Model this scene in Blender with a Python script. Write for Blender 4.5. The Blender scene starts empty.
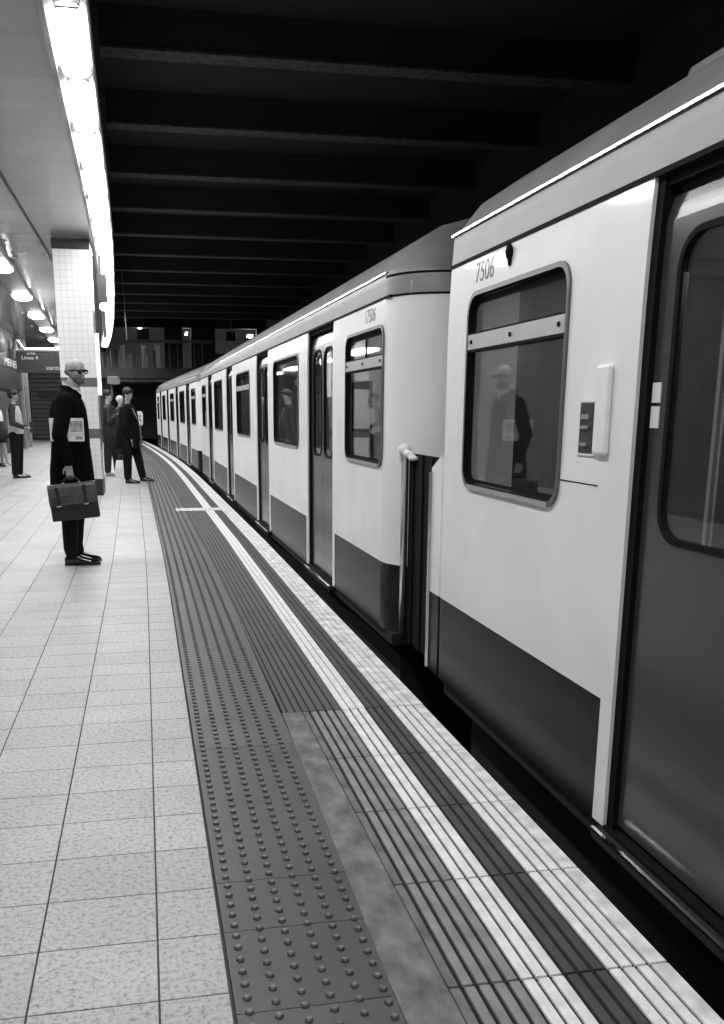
import bpy, bmesh, math, random
from mathutils import Vector, Matrix
random.seed(7)
S = bpy.context.scene
COL = S.collection
PI = math.pi

# ------------------------------------------------------------------ camera
YAW, PITCH = math.radians(11.045), math.radians(13.89)
cd = bpy.data.cameras.new('camera'); cam = bpy.data.objects.new('camera', cd); COL.objects.link(cam)
cd.sensor_fit = 'VERTICAL'; cd.sensor_height = 24.0; cd.lens = 930.0 / 1024 * 24.0
cd.shift_x = 32 / 1024.0; cd.shift_y = 128 / 1024.0
cd.clip_start = 0.05; cd.clip_end = 200
cam.location = (0, 0, 1.38)
cam.rotation_euler = (PI / 2 - PITCH, 0, -YAW)
S.camera = cam

# ------------------------------------------------------------------ world, exposure
w = bpy.data.worlds.new('world'); S.world = w; w.use_nodes = True
w.node_tree.nodes['Background'].inputs[0].default_value = (.5, .5, .5, 1)
w.node_tree.nodes['Background'].inputs[1].default_value = .012
S.view_settings.view_transform = 'Standard'; S.view_settings.look = 'None'
S.view_settings.exposure = 1.42; S.view_settings.gamma = 1.0
S.view_settings.use_curve_mapping = False
LAMP = 13.0          # luminaire diffusers over the platform edge
LAMP2 = 26.0         # small luminaires over the back of the platform

# ------------------------------------------------------------------ materials
MATS = {}
def mat(name, g, rough=.6, metal=0.0, var=0.0, vscale=8, bump=0.0, bscale=40, coat=0.0, emit=0.0, spec=.5, attr=False, stretch=None, dots=0.0):
    if name in MATS: return MATS[name]
    m = bpy.data.materials.new(name); m.use_nodes = True
    nt = m.node_tree; b = nt.nodes['Principled BSDF']; L = nt.links.new
    b.inputs['Base Color'].default_value = (g, g, g, 1)
    b.inputs['Roughness'].default_value = rough; b.inputs['Metallic'].default_value = metal
    b.inputs['Coat Weight'].default_value = coat; b.inputs['Coat Roughness'].default_value = .08
    b.inputs['Specular IOR Level'].default_value = spec
    tc = nt.nodes.new('ShaderNodeTexCoord'); src = tc.outputs['Object']
    if stretch:
        mp = nt.nodes.new('ShaderNodeMapping'); mp.inputs['Scale'].default_value = stretch
        L(src, mp.inputs[0]); src = mp.outputs[0]
    cur = None
    def mul(a, bb):
        n = nt.nodes.new('ShaderNodeMath'); n.operation = 'MULTIPLY'; L(a, n.inputs[0])
        if isinstance(bb, float): n.inputs[1].default_value = bb
        else: L(bb, n.inputs[1])
        return n.outputs[0]
    if var:
        n = nt.nodes.new('ShaderNodeTexNoise'); n.inputs['Scale'].default_value = vscale; n.inputs['Detail'].default_value = 6
        L(src, n.inputs['Vector'])
        r = nt.nodes.new('ShaderNodeMapRange'); r.inputs[1].default_value = .3; r.inputs[2].default_value = .7
        r.inputs[3].default_value = g * (1 - var); r.inputs[4].default_value = g * (1 + var)
        L(n.outputs['Fac'], r.inputs[0]); cur = r.outputs[0]
    if dots:
        n = nt.nodes.new('ShaderNodeTexNoise'); n.inputs['Scale'].default_value = 62; n.inputs['Detail'].default_value = 5; n.inputs['Roughness'].default_value = .8
        L(src, n.inputs['Vector'])
        r = nt.nodes.new('ShaderNodeMapRange'); r.inputs[1].default_value = .34; r.inputs[2].default_value = .52
        r.inputs[3].default_value = 1 - dots; r.inputs[4].default_value = 1.06
        L(n.outputs['Fac'], r.inputs[0])
        if cur is None:
            v = nt.nodes.new('ShaderNodeValue'); v.outputs[0].default_value = g; cur = v.outputs[0]
        cur = mul(cur, r.outputs[0])
    if attr:
        a = nt.nodes.new('ShaderNodeAttribute'); a.attribute_name = 'tone'
        if cur is None:
            v = nt.nodes.new('ShaderNodeValue'); v.outputs[0].default_value = g; cur = v.outputs[0]
        cur = mul(cur, a.outputs['Fac'])
    if cur is not None: L(cur, b.inputs['Base Color'])
    if bump:
        n = nt.nodes.new('ShaderNodeTexNoise'); n.inputs['Scale'].default_value = bscale; n.inputs['Detail'].default_value = 4
        L(src, n.inputs['Vector'])
        bp = nt.nodes.new('ShaderNodeBump'); bp.inputs['Strength'].default_value = bump; bp.inputs['Distance'].default_value = .01
        L(n.outputs['Fac'], bp.inputs['Height']); L(bp.outputs[0], b.inputs['Normal'])
    if emit:
        b.inputs['Emission Color'].default_value = (1, 1, 1, 1); b.inputs['Emission Strength'].default_value = emit
    MATS[name] = m
    return m

def glass(name, tint, refl, rough=.02):
    m = bpy.data.materials.new(name); m.use_nodes = True; nt = m.node_tree; nt.nodes.clear(); L = nt.links.new
    o = nt.nodes.new('ShaderNodeOutputMaterial'); t = nt.nodes.new('ShaderNodeBsdfTransparent'); t.inputs[0].default_value = (tint, tint, tint, 1)
    g = nt.nodes.new('ShaderNodeBsdfGlossy'); g.inputs[0].default_value = (.95, .95, .95, 1); g.inputs['Roughness'].default_value = rough
    f0 = nt.nodes.new('ShaderNodeLayerWeight'); f0.inputs[0].default_value = .5
    f = nt.nodes.new('ShaderNodeMath'); f.operation = 'POWER'; f.inputs[1].default_value = 4.0; L(f0.outputs['Facing'], f.inputs[0])
    a = nt.nodes.new('ShaderNodeMath'); a.operation = 'MULTIPLY_ADD'; a.inputs[1].default_value = .75; a.inputs[2].default_value = refl; a.use_clamp = True
    mx = nt.nodes.new('ShaderNodeMixShader')
    L(f.outputs[0], a.inputs[0]); L(a.outputs[0], mx.inputs[0]); L(t.outputs[0], mx.inputs[1]); L(g.outputs[0], mx.inputs[2]); L(mx.outputs[0], o.inputs[0])
    return m

M = dict(
    tile=mat('granite_tile', .48, .5, var=.08, vscale=2.2, dots=.6, attr=True, spec=.25),
    grout=mat('dark_grout', .05, .9),
    tact=mat('tactile_rubber', .095, .45, var=.14, vscale=3, bump=.15, bscale=150, attr=True, spec=.35),
    conc=mat('worn_concrete', .17, .75, var=.45, vscale=16, bump=.4, bscale=60, stretch=(1, .6, 1)),
    ribg=mat('grey_rib', .27, .7, var=.22, vscale=12, bump=.25, bscale=120),
    ribd=mat('dark_rib', .065, .65, var=.2, vscale=10, bump=.2, bscale=120),
    ribr=mat('rubber_rib', .085, .65, var=.15, vscale=4),
    ribw=mat('white_painted_rib', .88, .6, var=.13, vscale=16, bump=.2, bscale=120),
    groove=mat('groove_dirt', .012, .95),
    edgew=mat('white_edge_stone', .80, .7, var=.3, vscale=11, bump=.35, bscale=70),
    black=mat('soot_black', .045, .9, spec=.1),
    soffit=mat('beam_soffit', .075, .9, var=.5, vscale=14),
    white=mat('train_white_paint', .84, .48, var=.05, vscale=2.5, coat=.18),
    stripe=mat('train_dark_stripe', .014, .25, var=.4, vscale=3, spec=.14),
    silver=mat('train_silver', .27, .45, metal=.15, var=.05, vscale=3),
    roof=mat('train_roof_grey', .17, .55, var=.15, vscale=4),
    doorm=mat('train_door_grey', .045, .2, coat=.0, spec=.5),
    rubber=mat('black_rubber', .006, .8, spec=.12),
    frame=mat('window_frame_metal', .14, .35, metal=.6), sill=mat('window_sill_metal', .5, .35, metal=.6),
    transom=mat('transom_metal', .5, .4, metal=.4),
    steel=mat('bright_steel', .75, .25, metal=.9),
    under=mat('underframe_black', .01, .8),
    interior=mat('car_interior_panel', .75, .5),
    intdark=mat('car_interior_dark', .03, .6),
    seat=mat('car_seat', .12, .5),
    added_carlamp=mat('added_car_lamp', .9, .4, emit=6.5),
    ink=mat('number_ink', .22, .6),
    ceil=mat('ceiling_metal_panel', .22, .18, var=.05, vscale=2, spec=.5, attr=True),
    fascia=mat('ceiling_fascia', .22, .45),
    housing=mat('luminaire_housing', .28, .5),
    lamp=mat('luminaire_diffuser', .9, .4, emit=LAMP),
    lamp2=mat('small_luminaire_diffuser', .9, .4, emit=LAMP2),
    ptile=mat('pillar_white_tile', .66, .18, var=.03, vscale=3),
    pgrout=mat('pillar_grout', .42, .8),
    pband=mat('pillar_dark_band', .10, .35, var=.1),
    pbase=mat('pillar_black_base', .02, .35),
    wall=mat('side_wall_panel', .16, .6, var=.25, vscale=1.5),
    walld=mat('dark_wall', .035, .7, var=.2, vscale=2),
    shutter=mat('shutter_slat', .16, .5, metal=.3),
    signd=mat('sign_dark', .03, .4),
    letter=mat('sign_letter_white', .7, .5),
    tube=mat('sign_tube', .9, .4, emit=2.6),
    roomw=mat('far_room_wall', .17, .7, var=.3, vscale=1.2),
    farlamp=mat('far_room_lamp', .9, .4, emit=12),
    rail=mat('rail_paint', .12, .5),
    skin=mat('skin', .36, .5, var=.06, vscale=20),
    skind=mat('skin_tanned', .24, .5),
    hair=mat('dark_hair', .012, .6),
    hairl=mat('pale_hood', .6, .8),
    coat=mat('black_wool', .004, .9, spec=.06, bump=.2, bscale=90),
    coat2=mat('charcoal_wool', .004, .85, spec=.2),
    jacket=mat('grey_jacket', .015, .6),
    trouser=mat('black_trouser', .007, .85, spec=.2),
    jeans=mat('dark_jeans', .008, .8),
    shoe=mat('polished_shoe', .01, .15, coat=.8),
    shoeg=mat('grey_shoe', .25, .6),
    shirt=mat('white_shirt', .75, .7),
    vest=mat('hi_vis_vest', .45, .7, var=.1),
    vestb=mat('hi_vis_band', .62, .5),
    sleeve=mat('dark_sleeve', .02, .8),
    leather=mat('worn_leather', .042, .38, var=.45, vscale=9, bump=.35, bscale=50),
    leatherd=mat('worn_leather_dark', .012, .35, var=.6, vscale=14, bump=.3, bscale=60),
    paper=mat('newsprint', .72, .8, var=.12, vscale=14),
    print_=mat('newsprint_photo', .34, .8, var=.5, vscale=30),
    bag=mat('black_bag', .02, .5),
)
GL = glass('train_window_glass', .72, .06)
GLD = glass('train_door_glass', .62, .06)
GLF = glass('spectacle_glass', .8, .03)

# ------------------------------------------------------------------ mesh helpers
class MB:
    def __init__(s): s.v = []; s.f = []; s.m = []; s.tone = []
    def add(s, vs, fs, mi=0, tone=1.0):
        o = len(s.v); s.v += [tuple(v) for v in vs]
        for f in fs: s.f.append([i + o for i in f]); s.m.append(mi); s.tone.append(tone)
    def box(s, x0, x1, y0, y1, z0, z1, mi=0, tone=1.0, warp=None):
        vs = [(x, y, z) for z in (z0, z1) for y in (y0, y1) for x in (x0, x1)]
        if warp: vs = [warp(*v) for v in vs]
        s.add(vs, [(0, 2, 3, 1), (4, 5, 7, 6), (0, 1, 5, 4), (2, 6, 7, 3), (0, 4, 6, 2), (1, 3, 7, 5)], mi, tone)
    def loft(s, rings, mi=0, cap=True):
        n = len(rings[0]); o = len(s.v)
        for r in rings: s.v += [tuple(p) for p in r]
        for k in range(len(rings) - 1):
            for i in range(n):
                a = o + k * n + i; b = o + k * n + (i + 1) % n
                s.f.append([a, b, b + n, a + n]); s.m.append(mi); s.tone.append(1)
        if cap:
            s.f.append([o + i for i in range(n)][::-1]); s.m.append(mi); s.tone.append(1)
            s.f.append([o + (len(rings) - 1) * n + i for i in range(n)]); s.m.append(mi); s.tone.append(1)
    def tube(s, pts, r, mi=0, n=10):
        pts = [Vector(p) for p in pts]
        if not isinstance(r, (list, tuple)): r = [r] * len(pts)
        rings = []
        t0 = (pts[1] - pts[0]).normalized()
        up = Vector((0, 0, 1)) if abs(t0.z) < .9 else Vector((1, 0, 0))
        a = t0.cross(up).normalized()
        for i, p in enumerate(pts):
            t = (pts[min(i + 1, len(pts) - 1)] - pts[max(i - 1, 0)]).normalized()
            a = (a - t * a.dot(t)).normalized(); b = t.cross(a)
            rings.append([p + (a * math.cos(q) + b * math.sin(q)) * r[i] for q in [2 * PI * k / n for k in range(n)]])
        s.loft(rings, mi)
    def cap(s, p0, p1, r0, r1, n=12, mi=0):      # tapered tube with round ends
        p0, p1 = Vector(p0), Vector(p1); d = p1 - p0; L = max(d.length, 1e-6); t = d / L
        pts, rr = [], []
        for k in range(4): q = PI / 2 * (1 - (k + .15) / 4.15); pts.append(p0 - t * r0 * math.sin(q)); rr.append(r0 * math.cos(q))
        for k in range(5): pts.append(p0 + d * k / 4); rr.append(r0 + (r1 - r0) * k / 4)
        for k in range(4): q = PI / 2 * (k + 1) / 4.15; pts.append(p1 + t * r1 * math.sin(q)); rr.append(r1 * math.cos(q))
        s.tube(pts, rr, mi, n)
    def ell(s, c, r, R=None, n=16, mi=0):
        c = Vector(c); rings = []
        for k in range(1, 12):
            th = PI * k / 12
            ring = []
            for i in range(n):
                ph = 2 * PI * i / n
                p = Vector((r[0] * math.sin(th) * math.cos(ph), r[1] * math.sin(th) * math.sin(ph), -r[2] * math.cos(th)))
                if R: p = R @ p
                ring.append(c + p)
            rings.append(ring)
        s.loft(rings, mi)
    def rings(s, rs, n=24, mi=0, e=2.3):           # (cx, cy, z, rx, ry)
        out = []
        for cx, cy, z, rx, ry in rs:
            ring = []
            for i in range(n):
                q = 2 * PI * i / n; c, si = math.cos(q), math.sin(q)
                ring.append((cx + rx * math.copysign(abs(c) ** (2 / e), c), cy + ry * math.copysign(abs(si) ** (2 / e), si), z))
            out.append(ring)
        s.loft(out, mi)
    def build(s, name, mats, parent=None, smooth=False, fix=True, loc=None, bevel=0, seg=2):
        me = bpy.data.meshes.new(name); me.from_pydata(s.v, [], s.f)
        if not isinstance(mats, (list, tuple)): mats = [mats]
        for m in mats: me.materials.append(m)
        me.polygons.foreach_set('material_index', s.m)
        if any(t != 1.0 for t in s.tone):
            a = me.attributes.new('tone', 'FLOAT', 'FACE'); a.data.foreach_set('value', s.tone)
        elif any(m in (MATS['granite_tile'], MATS['tactile_rubber'], MATS['ceiling_metal_panel']) for m in mats):
            a = me.attributes.new('tone', 'FLOAT', 'FACE'); a.data.foreach_set('value', [1.0] * len(s.f))
        if fix:
            bm = bmesh.new(); bm.from_mesh(me); bmesh.ops.recalc_face_normals(bm, faces=bm.faces); bm.to_mesh(me); bm.free()
        if smooth: me.polygons.foreach_set('use_smooth', [True] * len(me.polygons))
        me.update()
        o = bpy.data.objects.new(name, me); COL.objects.link(o)
        if parent: o.parent = parent
        if loc: o.location = loc
        if bevel:
            b = o.modifiers.new('bevel', 'BEVEL'); b.width = bevel; b.segments = seg; b.limit_method = 'ANGLE'
        return o

def bake(o, name=None):
    dg = bpy.context.evaluated_depsgraph_get()
    me = bpy.data.meshes.new_from_object(o.evaluated_get(dg)); o.modifiers.clear()
    old = o.data; o.data = me; me.name = o.name
    me.polygons.foreach_set('use_smooth', [True] * len(me.polygons))
    return o
def fuse(mb, name, m, parent, vox=.009, it=4):
    o = mb.build(name, m, parent)
    r = o.modifiers.new('r', 'REMESH'); r.mode = 'VOXEL'; r.voxel_size = vox
    s = o.modifiers.new('s', 'SMOOTH'); s.factor = .5; s.iterations = it
    return bake(o)

def empty(name, loc, label=None, cat=None, group=None, rz=0):
    o = bpy.data.objects.new(name, None); COL.objects.link(o); o.location = loc; o.rotation_euler = (0, 0, rz); o.empty_display_size = .1
    if label: tag(o, label, cat, group)
    return o
def tag(o, label, cat, group=None):
    o['label'] = label; o['category'] = cat
    if group: o['group'] = group
    return o
def struct(o): o['kind'] = 'structure'; return o

def text(body, name, size, m, parent, matrix, depth=.002, sx=1.0, bold=0.0):
    cu = bpy.data.curves.new(name, 'FONT'); cu.body = body; cu.size = size; cu.extrude = depth; cu.align_x = 'CENTER'; cu.align_y = 'CENTER'; cu.offset = bold
    t = bpy.data.objects.new(name + '_tmp', cu); COL.objects.link(t)
    dg = bpy.context.evaluated_depsgraph_get(); me = bpy.data.meshes.new_from_object(t.evaluated_get(dg))
    bpy.data.objects.remove(t); me.materials.clear(); me.materials.append(m)
    me.transform(matrix @ Matrix.Diagonal((sx, 1, 1, 1))); me.name = name
    o = bpy.data.objects.new(name, me); COL.objects.link(o)
    if parent: o.parent = parent
    return o

# ------------------------------------------------------------------ the curve of the station
CP = [(-20, 0), (6, 0), (9, -.012), (12, -.045), (16, -.09), (20, -.14), (22, -.175), (26, -.28), (30, -.43), (34, -.62), (38, -.84), (44, -1.22), (52, -1.8), (70, -3.2)]
def C(y):
    for i in range(len(CP) - 1):
        if y <= CP[i + 1][0]:
            (a, ca), (b, cb) = CP[i], CP[i + 1]
            p0 = CP[max(i - 1, 0)]; p3 = CP[min(i + 2, len(CP) - 1)]
            t = (y - a) / (b - a); h = b - a
            m0 = (cb - p0[1]) / (b - p0[0]) * h; m1 = (p3[1] - ca) / (p3[0] - a) * h
            return (2*t**3-3*t*t+1)*ca + (t**3-2*t*t+t)*m0 + (-2*t**3+3*t*t)*cb + (t**3-t*t)*m1
    return CP[-1][1]
def W(x, y, z): return (x + C(y), y, z)
def ylist(a, b):
    out = [a]; y = a
    while y < b - 1e-6:
        y = min(b, y + (1.0 if y > 5 else 6)); out.append(y)
    return out
def strip(mb, xa, xb, y0, y1, z0, z1, mi=0, fx=lambda x, y: x):
    ys = ylist(y0, y1); rings = []
    for y in ys:
        a = fx(xa, y) + C(y); b = fx(xb, y) + C(y)
        rings.append([(a, y, z0), (b, y, z0), (b, y, z1), (a, y, z1)])
    mb.loft(rings, mi)

Y0, Y1 = -4.0, 48.0
# ------------------------------------------------------------------ platform floor
rows = [2.005, 2.275, 2.53, 2.80, 3.07, 3.33, 3.59, 3.86, 4.13]
pat = [.225, .26, .25, .29]
while rows[-1] < Y1: rows.append(rows[-1] + pat[len(rows) % 4])
while rows[0] > Y0: rows.insert(0, rows[0] - pat[len(rows) % 4])
cols = [.142, -.028] + [-.028 - .3075 * k for k in range(1, 21)]
mb = MB(); g = .0022
for i in range(len(cols) - 1):
    gx = .0028
    for j in range(len(rows) - 1):
        if rows[j] > 22 and cols[i] < -5.9: continue
        tn = random.gauss(1, .035)
        mb.box(cols[i + 1] + gx, cols[i] - gx, rows[j] + g, rows[j + 1] - g, -.012, 0, 0, tn, W)
mb2 = MB(); strip(mb2, cols[-1], .147, Y0, Y1, -.12, -.002)
f = mb.build('floor', [M['tile']], fix=False); struct(f)
struct(mb2.build('floor', M['grout']))

# tactile rubber strip with studs
rt = lambda x, y: x if x < .3 else x + min(max((y - 1.8) * .019, 0), .045)
mb = MB()
for a, b, tn in [(Y0, 1.915, 1.05), (1.915, 2.275, .98), (2.275, 2.55, 1.0), (2.55, 3.7, .95), (3.7, 6.9, 1.06), (6.9, 12.5, 1.0), (12.5, Y1, 1.05)]:
    n0 = len(mb.tone); strip(mb, .149, .53, a + .002, b - .001, -.012, .001, 0, rt)
    for k in range(n0, len(mb.tone)): mb.tone[k] = tn
nst = 0
for k in range(6):
    y = 1.20 - .0276 * k
    while y < 27:
        if y > .6:
            x = .180 + .0662 * k + .045 * 0; x += C(y); n = 9 if y < 5 else 6
            r1, r2, h = .0125, .0070, .0080
            r1 *= .93
            base = [(x + r1 * math.cos(2 * PI * i / n), y + r1 * math.sin(2 * PI * i / n), .0008) for i in range(n)]
            mid = [(x + .0108 * math.cos(2 * PI * i / n), y + .0108 * math.sin(2 * PI * i / n), .0055) for i in range(n)]
            top = [(x + r2 * math.cos(2 * PI * i / n), y + r2 * math.sin(2 * PI * i / n), .001 + h) for i in range(n)]
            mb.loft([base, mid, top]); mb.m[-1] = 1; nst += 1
        y += .0552
for i in range(len(mb.tone)):
    if mb.tone[i] == 1: mb.tone[i] = .96
f = mb.build('tactile_paving', [M['tact'], mat('lit_stud_top', .17, .4, var=.3, vscale=60)]); tag(f, 'grey rubber tactile strip with rows of round studs along the platform', 'tactile paving')  # paler stud tops: the light falling on them is put into the colour

# concrete sheet between tactile strip and grooved slabs
mb = MB(); strip(mb, .531, .668, Y0, 4.12, -.02, .0, 0, lambda x, y: x if x > .6 else x + min(max((y - 1.8) * .019, 0), .045))
struct(mb.build('floor', M['conc']))

# grooved edge slabs
gr = [.705 + .0388 * k for k in range(14)]
def slab(y0, y1, wbr=True):
    e = empty('edge_slab', (0, y0, 0))
    mb = MB()
    def lx(x): return x
    mb.box(.672, 1.262, 0, y1 - y0, -.08, -.008, 3)
    bounds = [.672] + gr + [1.262]
    for i in range(len(bounds) - 1):
        a, b = bounds[i], bounds[i + 1]; xm = (a + b) / 2
        mi = 0 if xm < .861 else 1 if xm < .975 else 2 if xm < 1.093 else 1
        a2 = a + (.006 if i else .001); b2 = b - (.006 if i < len(bounds) - 2 else 0)
        if mi == 1: a2 -= .0015; b2 += .0015 if i < len(bounds) - 2 else 0
        if i == 0: mi = 4
        if i == len(bounds) - 2: mi = 5
        mb.box(a2, b2, .004, y1 - y0 - .004, -.02, 0, mi)
    o = mb.build('edge_slab', [M['ribg'], M['ribw'], M['ribd'], M['groove'], M['conc'], M['edgew']], loc=(0, y0, 0), bevel=.0015, seg=1)
    bpy.data.objects.remove(e)
    return o
jts = [-1.69, -1.17, -.65, -.13, .39, .91, 1.42, 1.923, 2.443, 2.968, 3.498, 4.12]
for i in range(len(jts) - 1):
    o = slab(jts[i], jts[i + 1])
    k = len(jts) - 2 - i
    lab = {0: 'striped grooved edge slab touching the dark rubber strip', 1: 'second striped grooved edge slab from the dark rubber strip',
           2: 'third striped grooved edge slab from the dark rubber strip', 3: 'fourth striped grooved edge slab from the dark rubber strip',
           4: 'nearest striped grooved edge slab, cut by the photo bottom'}.get(k, 'striped grooved edge slab behind the viewpoint')
    tag(o, lab, 'paving slab', 'striped grooved slabs along the platform edge')
# long run of rubber ribs further on
mb = MB()
strip(mb, .577, 1.262, 4.122, Y1, -.12, -.006, 3)
bounds = [.577, .60, .637, .671] + gr + [1.262]
for i in range(len(bounds) - 1):
    a, b = bounds[i], bounds[i + 1]; xm = (a + b) / 2
    mi = 0 if xm < .861 else 1 if xm < .975 else 2 if xm < 1.093 else 4
    e = .0045 if mi in (0, 2) else .003
    strip(mb, a + e, b - (e if i < len(bounds) - 2 else 0), 4.124, Y1, -.01, 0, mi)
o = mb.build('edge_paving', [M['ribr'], M['ribw'], M['ribd'], M['groove'], M['edgew']])
tag(o, 'long dark ribbed rubber paving with two white bands running to the far end', 'paving')
# crosswise white strip
mb = MB(); mb.box(.44, 1.12, 13.3, 13.62, .001, .006, 0)
for k in range(26): mb.box(.45 + k * .0255, .458 + k * .0255, 13.34, 13.58, .005, .0075, 1)
o = mb.build('crosswise_marking', [M['ribw'], M['ribg']], loc=(C(13.4), 0, 0)); tag(o, 'short ribbed white strip laid across the dark platform edge', 'floor marking')
# platform body below the edge, track bed
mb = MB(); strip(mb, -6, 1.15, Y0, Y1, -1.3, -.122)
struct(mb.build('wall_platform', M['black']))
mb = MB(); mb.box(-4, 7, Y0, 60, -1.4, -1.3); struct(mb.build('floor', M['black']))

# ------------------------------------------------------------------ walls and ceilings
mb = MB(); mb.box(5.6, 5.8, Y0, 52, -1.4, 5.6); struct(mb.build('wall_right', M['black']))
mb = MB(); mb.box(-6.4, 5.8, Y0 - .2, Y0, -1.4, 5.6); struct(mb.build('wall_back', M['walld']))
mb = MB(); mb.box(-4.55, -4.4, Y0, 39.0, -.01, 4.0); mb.box(-6.2, -4.4, 38.9, 39, -.01, 4.0); mb.box(-6.3, -6.15, 39, 48, -.01, 4); struct(mb.build('wall_left', M['wall']))
mb = MB(); mb.box(-6.3, 5.8, 52, 52.2, -1.4, 5.6); struct(mb.build('wall_far', M['black']))
# low ceiling of glossy metal panels left of the lights
def FX(y):   # right edge of the low ceiling
    return LX(y) - .155
LP = [(-6, -.28), (7.0, -.368), (8.5, -.39), (12.5, -.425), (15.9, -.475), (21.8, -.62), (28.4, -.82), (34.6, -1.08), (46, -1.7)]
def LX(y):
    for (a, xa), (b, xb) in zip(LP, LP[1:]):
        if y <= b: return xa + (xb - xa) * (y - a) / (b - a)
    return LP[-1][1]
mb = MB(); y = Y0
while y < 45:
    y2 = y + .9
    for xa, xb in [(-6.2, -5.06), (-5.05, -3.86), (-3.85, -2.66), (-2.65, -1.46)]:
        mb.box(xa, xb, y, y2 - .006, 3.97, 4.0, 0, random.gauss(1, .03))
    a, b = FX(y), FX(y2)
    mb.add([(-1.45, y, 3.97), (a, y, 3.97), (b, y2 - .006, 3.97), (-1.45, y2 - .006, 3.97)], [(0, 1, 2, 3)], 0, random.gauss(1, .03))
    y = y2
mb.box(-1.47, -1.44, Y0, 45, 3.955, 3.975, 1)
struct(mb.build('ceiling', [M['ceil'], M['walld']], fix=False))
mb = MB(); ys = [Y0 + k * 1.0 for k in range(50)]
mb.loft([[(FX(y) - .03, y, 3.93), (FX(y) + .01, y, 3.93), (FX(y) + .01, y, 4.0), (FX(y) - .03, y, 4.0)] for y in ys])
struct(mb.build('trim_1', M['fascia']))
mb = MB(); mb.loft([[(-6.3, y, 4.01), (LX(y) + .09, y, 4.01), (LX(y) + .09, y, 5.4), (-6.3, y, 5.4)] for y in ys])
struct(mb.build('ceiling', M['walld']))
# light channel
mb = MB()
mb.loft([[(LX(y) - .16, y, 3.985), (LX(y) + .13, y, 3.985), (LX(y) + .13, y, 3.90), (LX(y) + .145, y, 3.90), (LX(y) + .145, y, 4.06), (LX(y) - .16, y, 4.06)] for y in ys])
struct(mb.build('trim_2', M['housing']))
# dark high ceiling over the track with beams
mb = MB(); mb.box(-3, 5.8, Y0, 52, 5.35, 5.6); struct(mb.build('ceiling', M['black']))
yb = 10.84 - 2.62 * 5; k = 3
while yb < 42:
    mb = MB(); xl = LX(yb) + .15
    mb.box(xl, 5.6, yb, yb + .26, 4.955, 5.36, 0); mb.box(xl, 5.6, yb - .012, yb + .272, 4.95, 4.975, 1)
    struct(mb.build('trim_%d' % k, [M['black'], M['soffit']])); k += 1
    yb += 2.62

# luminaires over the edge
def luminaire_mesh(L):
    h = MB(); h.box(-.085, .085, 0, L, .045, .085, 0); h.box(-.07, .07, -.0, .01, .02, .05, 0); h.box(-.07, .07, L - .01, L, .02, .05, 0)
    d = MB(); n = 14; rings = []
    w0 = .105
    for t in range(9):
        q = t / 8
        end = min(q, 1 - q) * L
        w = w0 * math.sqrt(max(0.02, 1 - max(0, 1 - end / .07) ** 2))
        hh = .05 * (w / w0)
        y = .02 + q * (L - .04)
        rings.append([(w * math.cos(PI + PI * i / n), y, .045 + hh * math.sin(PI + PI * i / n)) for i in range(n + 1)])
    for q in (.02, .05, .95, .98):
        pass
    d.loft(rings, 0)
    return h, d
y = 7.06 - 1.49 * 7; i = 0; L0 = 1.475; protoL = None
while y < 41:
    a = math.atan2(LX(y + 1.49) - LX(y), 1.49)
    if protoL is None:
        e = empty('ceiling_light', (0, 0, 0)); h, d = luminaire_mesh(L0)
        oh = h.build('light_housing', M['housing'], e); od = d.build('diffuser', M['lamp'], e, smooth=True)
        protoL = e; t = e
    else:
        t = protoL.copy(); COL.objects.link(t)
        for ch in (oh, od):
            c = ch.copy(); COL.objects.link(c); c.parent = t
    t.location = (LX(y), y, 3.90); t.rotation_euler = (0, 0, -a)
    tag(t, 'glowing tube light in the unbroken row of lights above the platform edge', 'ceiling light', 'tube lights above the platform edge')
    y += 1.49; i += 1

# second row further left
def L2(y): return -2.41 - .0365 * (y - 18.7)
mb = MB(); yy = [9 + k * 3 for k in range(12)]
mb.loft([[(L2(y) - .20, y, 3.90), (L2(y) + .20, y, 3.90), (L2(y) + .20, y, 3.97), (L2(y) - .20, y, 3.97)] for y in yy])
struct(mb.build('trim_%d' % k, M['housing'])); k += 1
y = 18.7 - 4.6 * 2; pr = None; names = ['topmost and largest', 'second', 'third', 'fourth', 'fifth', 'sixth']; n2 = 0
while y < 42:
    if pr is None:
        pr = empty('ceiling_light', (0, 0, 0)); a = MB(); a.rings([(0, 0, .0, .21, .42), (0, 0, .05, .23, .45)], 24, 0, 5); pa = a.build('light_rim', M['housing'], pr)
        a = MB(); a.rings([(0, 0, -.07, .08, .22), (0, 0, -.05, .16, .36), (0, 0, -.03, .19, .41), (0, 0, .004, .19, .42)], 24, 0, 4); pb = a.build('diffuser', M['lamp2'], pr, smooth=True)
        t = pr
    else:
        t = pr.copy(); COL.objects.link(t)
        for ch in (pa, pb): c = ch.copy(); COL.objects.link(c); c.parent = t
    t.location = (L2(y), y, 3.885)
    if y < 18: lb = 'oval ceiling light at back of platform, outside the left edge'
    else: lb = names[n2] + ' oval ceiling light in the left row, counted from the left edge'; n2 += 1
    tag(t, lb, 'ceiling light', 'spaced oval ceiling lights at the left')
    y += 4.6

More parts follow.
